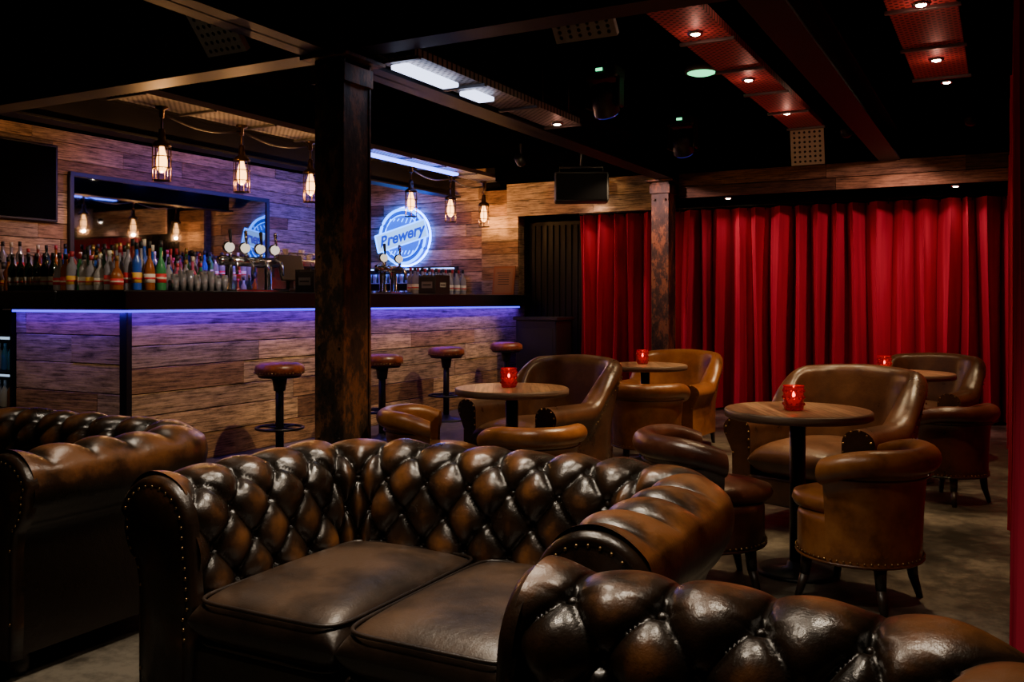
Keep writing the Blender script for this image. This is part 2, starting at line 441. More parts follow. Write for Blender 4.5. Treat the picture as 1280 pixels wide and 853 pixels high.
fill_spot(-3.56,8.0,75,(-4.9,10.4,2.5),45)
fill_spot(-6.9,6.2,75,(-8.45,6.6,1.6),80,(1,.66,.6)); fill_spot(-6.9,8.0,70,(-8.45,8.4,1.6),80,(1,.55,.65))

b=MB()
b.box((-8.42,7.95,.6),(.55,5.35,1.2),0); b.box((-8.42,7.95,1.22),(.6,5.4,.05),1,.005)
b.box((-8.56,7.95,1.38),(.26,5.3,.26),0)
b.build('back_bar_cabinet',[M_black,M_counter])
b=MB()
b.box((-8.66,4.0,.6),(.04,1.3,1.2),0)
for y in (3.36,4.0,4.64): b.box((-8.42,y,.6),(.5,.02,1.2),0)
rr=random.Random(4)
for z in (.1,.38,.66,.94,1.19):
    b.box((-8.42,4.0,z),(.5,1.3,.02),1)
    if z<1.1:
        for i in range(17):
            y=3.42+i*.073; b.lathe([(.028,0),(.03,.01),(.03,.12),(.024,.14),(.011,.18),(.011,.22),(.001,.22)],(-8.26,y,z+.01),rr.choice([2,3,4]),8)
b.build('bottle_fridge',[M_black,M_steel,mat('can_blue',(.05,.12,.4),.3),mat('bottle_brown',(.1,.04,.01),.2),mat('can_white',(.5,.5,.5),.3)])
b=MB()
b.box((-7.47,4.95,.6),(1.14,.02,1.15),0)
for z in (.08,.38,.68,.98): b.box((-7.47,4.75,z),(1.14,.4,.02),1)
for x in (-8.04,-6.92): b.box((x,4.75,.6),(.03,.4,1.15),0)
for z in (.09,.39,.69):
    for i in range(13): b.lathe([(.030,0),(.033,.01),(.033,.13),(.012,.18),(.012,.22),(.001,.22)],(-7.96+i*.08,4.66,z),rr.choice([2,3,4]),8)
b.box((-7.47,4.60,.955),(1.08,.02,.02),5); b.box((-7.47,4.60,.655),(1.08,.02,.015),5)
b.build('drinks_shelf',[M_black,M_bmetal,mat('can_teal',(.04,.18,.3),.3),mat('bottle_amber',(.12,.05,.015),.2),mat('can_silver',(.4,.4,.4),.3),emis('shelf_light',(.5,.7,1.),1.0)])

BM=[mat('glass_dark_green',(.008,.018,.010),.08),mat('glass_amber',(.22,.06,.010),.1),mat('glass_clear',(.22,.21,.24),.06,spec=.9),
    mat('label_cream',(.60,.55,.45),.6),mat('label_red',(.50,.02,.03),.5),mat('label_black',(.008,.008,.008),.5),mat('cap_gold',(.45,.30,.10),.3,.8),
    mat('label_yellow',(.62,.36,.05),.5),mat('glass_blue',(.02,.07,.38),.1),mat('glass_rum',(.13,.02,.012),.1),mat('label_blue',(.04,.09,.40),.5),mat('glass_white',(.30,.29,.30),.2),mat('cap_red',(.35,.02,.03),.4),mat('glass_pink',(.45,.08,.16),.1),mat('glass_green',(.03,.18,.06),.1)]
def bottle(b,x,y,z,kind,g,l,h=.3,r=.038,cap=6):
    if kind==0: pr=[(r*.9,0),(r,.01),(r,h*.60),(r*.75,h*.68),(r*.36,h*.76),(r*.34,h*.94)]
    elif kind==1: pr=[(r*.9,0),(r,.01),(r,h*.55),(r*.9,h*.63),(r*.4,h*.74),(r*.36,h*.94)]
    elif kind==3: pr=[(r*.8,0),(r*1.05,.02),(r*.8,h*.35),(r*1.1,h*.55),(r*.5,h*.68),(r*.36,h*.76),(r*.36,h*.94)]
    else: pr=[(r*1.0,0),(r*1.2,.01),(r*1.2,h*.42),(r*.8,h*.56),(r*.35,h*.66),(r*.33,h*.94)]
    b.lathe(pr,(x,y,z),g,12)
    if kind!=3:
        rl=(r*1.2 if kind==2 else r)+.001
        b.lathe([(rl,h*.16),(rl,h*(.34 if kind==2 else .38))],(x,y,z),l,12)
        if l!=5 : b.lathe([(rl+.0006,h*.23),(rl+.0006,h*.27)],(x,y,z),4 if l in (3,7) else 3,12)
    b.lathe([(r*.42,h*.86),(r*.42,h),(.001,h)],(x,y,z),cap,8)
b=MB(); rb=random.Random(12); Z=1.333
LB=[3,4,5,7,10,3,3,4]; GL=[1,2,2,8,9,13,0,2,14,2]; CP=[5,5,6,12,5,3]; KD=[0,1,2,1,3,2]
for i in range(6): bottle(b,-7.28+i*.105,4.80,Z,0,0,3,.31,.037,5)
for i in range(5): bottle(b,-7.24+i*.11,4.98,Z,0,0,3,.31,.037,4)
for i in range(5): bottle(b,-8.0+i*.12,4.92,Z,rb.choice(KD),rb.choice(GL),rb.choice(LB),.30,.037,5)
for i in range(8): bottle(b,-6.62+i*.10,4.74+rb.uniform(-.02,.02),Z,rb.choice([1,2]),rb.choice([1,2,2,11]),rb.choice([7,3,4,3]),rb.uniform(.25,.31),.040,rb.choice(CP))
for k,(yy,h0) in enumerate(((4.90,.30),(5.02,.34),(5.13,.36))):
    for i in range(9): bottle(b,-6.66+i*.095,yy,Z,rb.choice(KD),rb.choice(GL),rb.choice(LB),rb.uniform(h0-.02,h0+.08),.036,rb.choice(CP))
for row,(x,hh) in enumerate(((-6.04,.23),(-6.13,.27),(-6.23,.32))):
    y=5.24
    while y<5.85:
        bottle(b,x+rb.uniform(-.015,.015),y,Z,rb.choice(KD),rb.choice(GL),rb.choice(LB),rb.uniform(hh,hh+.08),.033,rb.choice(CP)); y+=rb.uniform(.078,.10)
b.build('counter_liquor_bottles',BM)
b=MB()
for x,zz in ((-8.28,1.245),(-8.56,1.51)):
    y=5.35
    while y<10.4:
        bottle(b,x,y,zz,rb.choice(KD),rb.choice(GL),rb.choice(LB),rb.uniform(.25,.36),.038,rb.choice(CP)); y+=rb.uniform(.085,.11)
b.build('back_bar_liquor_bottles',BM)
b=MB()
for i in range(8):
    bottle(b,-6.1,9.0+i*.155,Z,1,2,3,.32,.045,5); bottle(b,-6.2,9.06+i*.155,Z,1,2,3,.32,.042,12)
b.build('syrup_bottles',BM)
b=MB()
for i in range(8):
    for j in range(2):
        x=-5.84-.09*j; y=5.22+i*.075
        b.lathe([(.026,0),(.033,.11+.03*(i%3)),(.030,.11+.03*(i%3)),(.024,.01),(.001,.01)],(x,y,Z),0,12)
b.build('glass_tumblers',[mat('shiny_glassware',(.35,.35,.4),.08,.7)])
# low lit cabinet with glassware below the sign
b=MB()
b.box((-7.35,10.5,.62),(1.7,.42,1.24),0); b.box((-7.35,10.5,1.26),(1.74,.46,.04),1,.005)
b.box((-7.35,10.66,1.50),(1.66,.03,.46),0); b.box((-7.35,10.56,1.50),(1.6,.20,.012),2)
b.box((-7.35,10.635,1.70),(1.56,.012,.02),3)
for zz in (1.28,1.507):
    for i in range(17): b.lathe([(.024,0),(.034,.12),(.031,.12),(.022,.008),(.001,.008)],(-8.08+i*.091,10.52,zz),2,12)
b.build('glassware_cabinet',[M_black,M_counter,mat('glassware_blue_tint',(.5,.55,.65),.06,.6),emis('cabinet_strip',(.25,.4,1.),4)])

def taps(name,x,y,n):
    b=MB(); L=.14*n
    b.lathe([(.06,0),(.06,.015),(.036,.03),(.034,.25)],(0,-L/2+.04,0),0,16); b.lathe([(.06,0),(.06,.015),(.036,.03),(.034,.25)],(0,L/2-.04,0),0,16)
    b.cyl((0,-L/2-.05,.27),(0,L/2+.05,.27),.045,m=0,seg=20); b.ball((0,-L/2-.05,.27),.045,0,12); b.ball((0,L/2+.05,.27),.045,0,12)
    for i in range(n):
        yy=-L/2+L*i/(n-1)
        b.tube([(.03,yy,.27),(.07,yy,.285),(.11,yy,.27),(.13,yy,.24),(.135,yy,.15)],.014,0)
        b.cyl((.05,yy,.29),(.055,yy,.34),.014,.018,m=0)
        b.lathe([(.001,0),(.042,0),(.042,.012),(.034,.018),(.001,.018)],(.045,yy,.385),1,20,axis=(1,-.5,.1))
        b.lathe([(.001,0),(.050,.0),(.052,.010),(.050,.014),(.001,.006)],(.03,yy,.385),0,20,axis=(1,-.5,.1))
        b.cyl((.06,yy,.42),(.05,yy,.52),.010,.016,m=0 if i%2 else 2); b.ball((.05,yy,.525),.017,0 if i%2 else 2,8)
    b.box((.1,0,.01),(.16,L+.1,.02),0,.004)
    return b.build(name,[M_steel,emis('tap_lens',(1.,.85,.65),1.1),M_black],(x,y,Z))
taps('beer_tap',-5.92,6.12,4)
taps('beer_tap',-5.92,8.22,2)
def caddy(name,x,y):
    b=MB(); b.box((0,0,.008),(.22,.30,.016),0,.003)
    for sx in (-1,1): b.box((sx*.105,0,.11),(.012,.30,.20),0,.003)
    for sy in (-1,1): b.box((0,sy*.145,.10),(.22,.012,.18),0,.003)
    b.box((0,0,.10),(.2,.012,.16),0)
    b.box((0,-.152,.10),(.14,.002,.07),1); b.box((0,-.154,.10),(.11,.001,.014),0)
    b.box((.1125,0,.10),(.002,.12,.05),1); b.box((.1145,0,.10),(.001,.09,.014),0)
    for i in range(5): b.cyl((.03,-.11+i*.055,.05),(.04,-.11+i*.055,.26),.004,m=2,seg=6)
    for i in range(6): b.box((-.04,-.11+i*.04,.12),(.09,.006,.18),3)
    return b.build(name,[M_black,mat('print_white',(.18,.18,.18),.6),M_bmetal,mat('napkin_dark',(.05,.05,.05),.7)],(x,y,Z))
caddy('bar_caddy',-5.62,6.66); caddy('bar_caddy',-5.62,8.68)
b=MB(); b.box((0,0,.02),(.2,.24,.04),0,.006); b.box((0,0,.10),(.05,.05,.15),0)
M=Matrix.Translation(Vector((.02,0,.24)))@Matrix.Rotation(math.radians(-15),4,'Y'); b.box((0,0,0),(.03,.34,.26),0,.008,M=M); b.box((-.016,0,0),(.002,.3,.22),1,M=M)
b.build('till_screen',[M_black,mat('till_glass',(.01,.012,.02),.1)],(-6.10,6.85,Z))
b=MB()
b.box((0,0,.06),(.45,.62,.12),0,.015); b.box((-.12,0,.26),(.2,.60,.30),0,.02); b.box((0,0,.40),(.45,.64,.09),0,.02)
for y in (-.15,.15):
    b.cyl((.12,y,.27),(.12,y,.37),.035,m=0); b.cyl((.12,y,.26),(.12,y,.29),.042,m=0); b.cyl((.14,y,.275),(.30,y,.25),.012,m=1)
    b.tube([(.2,y*1.8,.36),(.24,y*1.8,.3),(.24,y*1.8,.15)],.006,0)
for i in range(5):
    for k in range(2+(i%2)): b.lathe([(.018,0),(.04,.05),(.037,.05),(.016,.005),(.001,.005)],(0.02,-.24+i*.12,.445+k*.03),2,12)
b.tube([(.22,-.3,.5),(.22,.3,.5)],.006,0)
for y in (-.3,.3): b.cyl((.22,y,.44),(.22,y,.5),.006,m=0)
b.build('espresso_machine',[M_steel,M_black,mat('white_china',(.6,.6,.6),.3)],(-6.6,7.45,1.24))
b=MB(); b.box((0,0,.59),(.5,.8,1.18),0,.004); b.box((0,0,1.21),(.54,.84,.06),1,.005)
b.build('machine_plinth_cabinet',[M_black,M_counter],(-6.6,7.45,0))
b=MB(); M=Matrix.Rotation(math.radians(-9),4,'X')
b.box((0,0,.19),(.32,.02,.38),0,.004,M=M); b.box((0,-.011,.19),(.26,.004,.32),1,M=M)
for i in range(6): b.box((0,-.0135,.29-i*.03),(.16 if i else .2,.001,.008),2,M=M)
b.build('framed_certificate',[mat('frame_wood',(.30,.10,.03),.4),mat('certificate_paper',(.30,.15,.06),.7),M_black],(-5.72,10.46,Z))

b=MB(); b.box((-8.685,5.52,2.47),(.05,1.38,.80),0,.008); b.box((-8.659,5.52,2.47),(.002,1.33,.75),1)
b.build('television',[M_black,mat('tv_glass',(.001,.001,.0015),.6,spec=.02)])
b=MB(); b.box((-8.70,7.85,2.08),(.02,2.9,1.0),1,.0)
for z in (1.56,2.60): b.box((-8.69,7.85,z),(.045,2.98,.05),0,.004)
for y in (6.38,9.32): b.box((-8.69,y,2.08),(.045,.05,1.0),0,.004)
b.build('bar_mirror',[M_black,mat('mirror_glass',(.28,.28,.36),.03,1.)])

root=bpy.data.objects.new('neon_sign',None); root.location=(-7.42,10.70,2.16); S.collection.objects.link(root)
b=MB()
b.lathe([(.001,-.02),(.37,-.02),(.39,-.01),(.39,.05),(.001,.05)],(0,0,0),0,48,axis=(0,-1,0))
b.lathe([(.001,0),(.29,.0),(.29,.012),(.001,.012)],(0,-.05,0),4,48,axis=(0,-1,0))
def circ(r,y,n=48): return [(r*math.cos(2*pi*i/n),y,r*math.sin(2*pi*i/n)) for i in range(n)]
b.tube(circ(.38,-.06),.020,1,closed=True); b.tube(circ(.30,-.062),.007,1,closed=True)
b.tube(circ(.41,.025),.014,5,closed=True)
M=Matrix.Rotation(math.radians(-14),4,'Y')
b.box((0,-.075,0),(.86,.03,.235),2,.01,M=M)
for z in (-.122,.122): b.tube([(-.43,-.095,z),(.43,-.095,z)],.010,1,M=M)
for x in (-.43,.43): b.tube([(x,-.095,-.122),(x,-.095,.122)],.010,1,M=M)
for i in range(7):
    b.tube([(-.22+.07*i,-.07,.20+.02*math.sin(i)),(-.19+.07*i,-.07,.25)],.006,1)
    b.tube([(-.20+.06*i,-.07,-.25),(-.17+.06*i,-.07,-.20)],.006,1)
o=b.build('sign_body',[M_neonb,M_neonr,M_neonw,M_black,M_neonm,emis('neon_halo',(.01,.09,1.),40)]); o.parent=root
tx=bpy.data.curves.new('sign_lettering','FONT'); tx.body='Brewery'; tx.size=.22; tx.extrude=.004; tx.align_x='CENTER'; tx.align_y='CENTER'; tx.shear=.35; tx.offset=.006
to=bpy.data.objects.new('sign_lettering',tx); to.location=(0,-.097,0); to.rotation_euler=(math.radians(90),math.radians(-14),0); tx.materials.append(mat('lettering_blue',(.01,.03,.3),.4,emit=(.0,.05,1),es=.8)); S.collection.objects.link(to); to.parent=root

b=MB()
for y0,y1 in ((4.30,4.85),(5.05,5.3)): b.box((-3.02,(y0+y1)/2,2.585),(.12,y1-y0,.03),0,.008)
b.build('tray_tube_light',[emis('cool_white_tube',(.60,.68,1.),4)])
b=MB()
for y0,y1 in ((7.6,9.3),): b.box((-5.72,(y0+y1)/2,2.755),(.08,y1-y0,.03),0,.008)
b.build('tray_tube_light',[M_tube])
b=MB(); b.box((-7.4,8.6,2.99),(.12,3.4,.08),0,.01)  # invented housing for the added blue fill spots
BL=(7.3,8.3,9.2,10.0)
for y in BL: b.lathe([(.001,.09),(.045,.09),(.05,0),(.04,0)],(-7.4,y,2.87),0,14)
b.build('added_blue_housing',[M_black])
for y,e in zip(BL,(50,80,85,70)): light('SPOT','added_blue_fill',(-7.4,y,2.84),e,(.04,.05,1.),.03,(-8.7,y,1.9),120,1.)  # blue spots added to make the glow on the wall planks
light('SPOT','added_blue_fill',(-7.4,9.95,2.84),85,(.02,.09,1.),.03,(-7.3,10.8,1.9),110,1.)

M_pend=mat('pendant_bronze',(.10,.06,.03),.35,.9)
M_fil=emis('glowing_filament',(1.,.7,.35),40)
def pendant(x,y):
    z=2.38; b=MB()
    b.cyl((0,0,z+.22),(0,0,2.80),.009,m=0,seg=8)
    b.lathe([(.001,.09),(.05,.09),(.05,.07),(.02,.06),(.02,0)],(0,0,2.71),0,16)
    b.lathe([(.001,.24),(.022,.24),(.026,.20),(.030,.15),(.058,.135),(.072,.115),(.072,.10),(.001,.10)],(0,0,z),0,20)
    R=.070
    for k in range(6):
        a=2*pi*k/6; b.tube([(R*math.cos(a),R*math.sin(a),z+.11),(R*math.cos(a),R*math.sin(a),z-.17)],.004,0,6)
    for zz in (-.17,-.07,.02): b.tube([(R*math.cos(2*pi*i/20),R*math.sin(2*pi*i/20),z+zz) for i in range(20)],.0045,0,6,closed=True)
    b.lathe([(.001,-.175),(.06,-.175),(.06,-.168),(.001,-.168)],(0,0,z),0,16)
    b.lathe([(.018,.10),(.022,.08),(.034,.04),(.041,-.01),(.041,-.05),(.032,-.085),(.014,-.105),(.001,-.108)],(0,0,z),1,20)
    b.build('pendant_lamp',[M_pend,M_bulb],(x,y,0))
    light('POINT','pendant_glow',(x,y,z-.135),26,(1,.46,.15),.014)
for y in (5.14,6.01,6.92,8.63,9.47,10.28): pendant(-5.9,y)
b=MB()
for y in (5.14,6.01,6.92,8.63,9.47):
    pts=[(-5.9,y+.02+(.83)*i/10, 2.74+.10*math.sin(pi*i/10)*-0.6) for i in range(11)]
    b.tube(pts,.008,0,6)
b.build('ceiling_lamp_cables',[M_galv])

b=MB(); b.lathe([(.12,0),(.125,.02),(.11,.05),(.001,.05)],(0,0,0),0,24); b.lathe([(.001,-.015),(.07,-.013),(.105,0)],(0,0,0),1,24)
b.build('emergency_light',[mat('fitting_white',(.2,.22,.2),.5),M_green],(-1.98,6.7,2.95))
def speaker(x,y,z,rot):
    b=MB(); b.box((0,0,0),(.62,.30,.34),0,.02); b.box((0,-.151,0),(.58,.01,.30),1,.004)
    b.tube([(-.25,0,.17),(-.25,0,.24),(.25,0,.24),(.25,0,.17)],.012,0); b.cyl((0,0,.24),(0,0,CZ-z),.015,m=0)
    b.build('loudspeaker',[M_black,mat('speaker_grille',(.0025,.0025,.003),.9,spec=.02)],(x,y,z),rot)
speaker(-4.3,9.75,2.56,.45)
def mover(x,y):
    b=MB(); b.box((0,0,2.90),(.25,.2,.10),0,.02)
    for sx in (-1,1): b.box((sx*.12,0,2.76),(.03,.10,.22),0,.01)
    M=Matrix.Translation(Vector((0,0,2.70)))@Matrix.Rotation(.6,4,'X')
    b.lathe([(.001,.12),(.07,.12),(.095,.05),(.095,-.09),(.08,-.10)],(0,0,0),0,20,M=M); b.lathe([(.001,-.105),(.08,-.107)],(0,0,0),1,20,M=M)
    b.box((0,-.105,2.91),(.05,.004,.02),2)
    b.cyl((0,0,2.95),(0,0,CZ),.02,m=0)
    b.build('stage_spotlight',[M_black,mat('lens_violet',(.05,.03,.15),.08,.5,emit=(.05,.04,.5),es=.25),M_green],(x,y,0))
mover(-2.55,6.2); mover(-2.6,8.2)
b=MB(); b.box((0,0,.52),(.55,.45,1.0),0,.01); b.box((0,0,1.04),(.6,.5,.04),0,.006); b.box((0,-.228,.5),(.46,.01,.85),1,.004)
b.build('service_cabinet',[M_black,mat('cabinet_door',(.006,.006,.008),.5)],(-5.0,10.2,0))

# ------------------------------------------------------------------ chesterfield sofas
class UPath:
    def __init__(s,a,y0,yb,rc):
        s.a=a;s.y0=y0;s.yb=yb;s.rc=rc; s.L1=yb-rc-y0; s.La=pi/2*rc; s.L2=2*(a-rc); s.L=2*s.L1+2*s.La+s.L2
    def at(s,t):
        a,rc,yb=s.a,s.rc,s.yb
        if t<=s.L1: return (-a,s.y0+t,1,0)
        t-=s.L1
        if t<=s.La:
            th=pi-t/rc; c,q=math.cos(th),math.sin(th); return (-a+rc+rc*c,yb-rc+rc*q,-c,-q)
        t-=s.La
        if t<=s.L2: return (-a+rc+t,yb,0,-1)
        t-=s.L2
        if t<=s.La:
            th=pi/2-t/rc; c,q=math.cos(th),math.sin(th); return (a-rc+rc*c,yb-rc+rc*q,-c,-q)
        t-=s.La
        return (a,yb-rc-t,-1,0)

def chesterfield(name, loc, rot, a=.65, y0=-.39, yb=.39, step=.009, ncush=2):
    b=MB(); P=UPath(a,y0,yb,.21)
    cn,cz,r=-.025,.605,.118
    pts=[]; z=.28
    while z<cz-.004:
        k=(z-.28)/(cz-.28); pts.append((.125-(.125-(cn+r))*k, z)); z+=step
    na=int(r*math.radians(232)/step)
    for i in range(na+1):
        th=math.radians(232)*i/na; pts.append((cn+r*math.cos(th),cz+r*math.sin(th)))
    for k in range(1,4): pts.append((cn+r*math.cos(math.radians(232))+.004*k, .512-.01*k))
    for z in (.44,.34,.2,.09): pts.append((-.078,z))
    n=len(pts); V=[0]
    for i in range(1,n): V.append(V[-1]+math.dist(pts[i],pts[i-1]))
    N=[]
    for i in range(n):
        p=pts[max(i-1,0)]; q=pts[min(i+1,n-1)]; dx,dz=q[0]-p[0],q[1]-p[1]; l=math.hypot(dx,dz); N.append((dz/l,-dx/l))
    w=P.L/round(P.L/.165); rs=.098; v0=.165; v3=v0+3*rs; vend=V[3+int((cz-.28)/step)+na-2]
    vfade=v3+.16
    def tuft(s,v):
        vv=v-v0; fade=0
        if vv>3*rs: fade=min(1,(v-v3)/(vfade-v3)); fade=fade*fade; vv=3*rs
        A=s/w+vv/(2*rs); B=s/w-vv/(2*rs)
        sa,sb=abs(math.sin(pi*A)),abs(math.sin(pi*B))
        p=(min(sa,1)*min(sb,1))**.42
        if v>v3: p=(sa*sb)**.25; 
        p=p*(1-fade)+fade
        da=abs(A-round(A)); db=abs(B-round(B)); q=math.exp(-((da*da+db*db)/.010)) if v<v3+.03 else 0
        if v>v3: q*=max(0,1-(v-v3)/.03)
        # fine gathers radiating from the button
        g=0
        if v<v3+.02 and (da*da+db*db)<.09:
            ang=math.atan2(A-round(A),B-round(B)); rr_=math.sqrt(da*da+db*db)
            g=.0016*math.sin(8*ang)*max(0,1-rr_/.3)
        return p,q,g
    ns=int(P.L/step)
    def fn(i,j):
        s=P.L*i/(ns-1); x,y,nx,ny=P.at(s); pn,pz=pts[j]
        p,q,g=(1,0,0)
        if V[j]<vend: p,q,g=tuft(s,V[j])
        lump=.004*math.sin(s*23+V[j]*9)*math.sin(V[j]*31+s*5)+g
        D=.038*p-.020*q+lump
        if V[j]>=vfade:
            t=min(1,(V[j]-vfade)/.12); D=.038*(1-t)+lump*(1-t)
        pn+=N[j][0]*D; pz+=N[j][1]*D
        outer=max(0,min(1,(V[j]-vfade)/.10))
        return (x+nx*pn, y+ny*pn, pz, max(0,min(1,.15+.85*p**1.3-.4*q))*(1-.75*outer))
    b.grid(fn,ns,n,0)
    for row in range(4):
        v=v0+row*rs; j=min(range(n),key=lambda k:abs(V[k]-v)); k=0
        while True:
            s=(k+(.5 if row%2 else 0))*w
            if s>P.L+1e-6: break
            k+=1
            if s<.03 or s>P.L-.03: continue
            x,y,nx,ny=P.at(s); pn,pz=pts[j]; dn=-.011
            pn+=N[j][0]*dn; pz+=N[j][1]*dn
            b.ball((x+nx*pn,y+ny*pn,pz),.013,0,8,tint=.45)
    for sx in (-1,1):
        out=[(pn+N[j][0]*(.03 if .1<V[j]<vfade+.05 else .008), pz+N[j][1]*(.03 if .1<V[j]<vfade+.05 else .008)) for j,(pn,pz) in enumerate(pts) if j%2==0]
        out=[o for o in out]+[(-.08,.08),(.12,.08)]
        m=len(out)
        def P3(n_,z_,y_): return (sx*(a-n_),y_,z_)
        rings=[(1.0,y0+.012),(.985,y0-.008),(.94,y0-.022),(.86,y0-.028),(.80,y0-.024),(.74,y0-.030),(.3,y0-.034)]
        vs=[];fs=[]
        for sc,yy in rings:
            for (n_,z_) in out:
                tz=min(max(z_,.12),cz); tn=0 if z_<cz-.08 else cn
                vs.append(P3(tn+(n_-tn)*sc, tz+(z_-tz)*sc if z_>cz else z_, yy))
        for ri in range(len(rings)-1):
            for k in range(m):
                l=(k+1)%m; fs.append([ri*m+k,ri*m+l,(ri+1)*m+l,(ri+1)*m+k])
        fs.append([(len(rings)-1)*m+k for k in range(m)])
        b.add(vs,fs,0,True,.62)
        acc=0
        for k in range(1,m-2):
            acc+=math.dist(out[k],out[k-1])
            if acc>.02:
                acc=0; n_,z_=out[k]; tz=min(max(z_,.12),cz); tn=0 if z_<cz-.08 else cn
                b.ball(P3(tn+(n_-tn)*.80,tz+(z_-tz)*.80 if z_>cz else z_,y0-.026),.0055,2,6)
    b.box((0,.0,.20),(2*a-.02,yb-y0-.06,.22),1,.01,tint=.4)
    b.box((0,y0+.02,.19),(2*a-.16,.06,.22),1,.02,tint=.55,seg=3)
    for i in range(int((2*a-.2)/.02)): b.ball((-a+.1+i*.02,y0-.012,.11),.006,2,6)
    for sx in (-1,1):
        for yy in (y0+.05,yb): b.lathe([(.02,0),(.034,.02),(.036,.05),(.028,.075),(.04,.09),(.001,.09)],(sx*(a-.0),yy,0),3,16)
    W=2*(a-.14); cw=W/ncush; dep=(yb-.12)-y0+.05
    for i in range(ncush):
        cx=-W/2+cw*(i+.5)
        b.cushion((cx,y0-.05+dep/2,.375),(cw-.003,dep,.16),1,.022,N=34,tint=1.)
        for zz in (.432,.318):
            c=[]; hx=cw/2-.010; hy=dep/2-.010
            for k in range(48):
                t=2*pi*k/48; cxn=math.copysign(abs(math.cos(t))**.22,math.cos(t)); syn=math.copysign(abs(math.sin(t))**.22,math.sin(t))
                c.append((cx+cxn*hx,y0-.05+dep/2+syn*hy,zz))
            b.tube(c,.006,1,6,tint=.5,closed=True)
    return b.build(name,[M_sofa,M_cush,M_brass,M_dwood],(loc[0],loc[1],0),rot)
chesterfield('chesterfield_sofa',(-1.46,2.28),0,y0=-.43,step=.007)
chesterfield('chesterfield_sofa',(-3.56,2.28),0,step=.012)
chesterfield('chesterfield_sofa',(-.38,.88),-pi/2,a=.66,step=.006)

# ------------------------------------------------------------------ tub chairs
def sweep(b, path, prof, m=0, tint=.7, capm=0):
    n=len(path); k=len(prof(0))
    def fn(i,j):
        x,y,nx,ny=path[i]; pn,pz=prof(i)[j]
        return (x+nx*pn,y+ny*pn,pz,tint)
    b.grid(fn,n,k,m)
    for i in (0,n-1):
        x,y,nx,ny=path[i]; b.add([(x+nx*pn,y+ny*pn,pz) for pn,pz in prof(i)],[list(range(k))],capm,False,.5)
def tub_chair(name,x,y,face,M1,sc=.94):
    b=MB(); R=.245; A=math.radians(96); n=44; path=[]
    for i in range(n):
        th=pi/2+A-2*A*i/(n-1); c,q=math.cos(th),math.sin(th)*1.0; path.append((R*c,R*q,-c,-q))
    pr=[(.045,.36),(.042,.44),(.030,.54),(.020,.605)]
    for k in range(15):
        th=math.radians(250)*k/14; pr.append((-.036+.056*math.cos(th),.64+.056*math.sin(th)))
    pr+=[(-.036,.58),(-.03,.52),(-.022,.40),(-.018,.3),(-.015,.19)]
    def prof(i):
        u=abs(2*i/(n-1)-1); dz=-.05*max(0,(u-.5)/.5)**2
        return [(a,z+(dz if z>.5 else 0)) for a,z in pr]
    sweep(b,path,prof,0,.75)
    b.lathe([(.22,.19),(.255,.19),(.262,.22),(.262,.36),(.255,.385),(.22,.39),(.001,.39)],(0,-.0,0),0,40,tint=.65)
    b.lathe([(.001,.385),(.20,.385),(.258,.395),(.272,.42),(.262,.452),(.20,.472),(.10,.482),(.001,.485)],(0,-.03,0),0,40,tint=.85,M=Matrix.Diagonal((.80,1.0,1,1)))
    b.tube([(.267*math.cos(2*pi*i/40),.267*math.sin(2*pi*i/40),.20) for i in range(40)],.006,0,6,closed=True,tint=.4)
    b.tube([(px-nx*.046,py-ny*.046,.565) for px,py,nx,ny in path],.005,0,6,tint=.3)
    for i in range(60):
        t=2*pi*i/60; b.ball((.268*math.cos(t),.268*math.sin(t),.215),.0055,1,6)
    for i in (0,n-1):
        px,py,nx,ny=path[i]
        for z in [ .22+.022*k for k in range(17)]: b.ball((px,py-.004,z),.0045,1,6)
    for sx in (-1,1):
        for sy in (-1,1):
            for (z0,z1,r0,r1,o0,o1) in ((.20,.10,.028,.022,0,.008),(.10,.0,.022,.014,.008,.03)):
                b.cyl((sx*(.155+o0),sy*(.165+o0),z0),(sx*(.155+o1),sy*(.165+o1),z1),r0,r1,2,10)
    return b.build(name,[M1,M_brass,M_dwood],(x,y,0),facing(*face),sc)
tub_chair('tub_chair',-.54,4.13,(-.95,.30),M_tan,.95)
tub_chair('tub_chair',-1.17,4.03,(.80,.40),M_oxb,.97)
tub_chair('tub_chair',-2.21,4.36,(-.6,.6),M_tan,.88)
tub_chair('tub_chair',-2.90,4.44,(.8,.4),M_tan,.92)
tub_chair('tub_chair',-2.33,6.48,(-.35,.9),M_tan,.95)
tub_chair('tub_chair',-.31,6.42,(-.8,.55),M_oxb,.88)

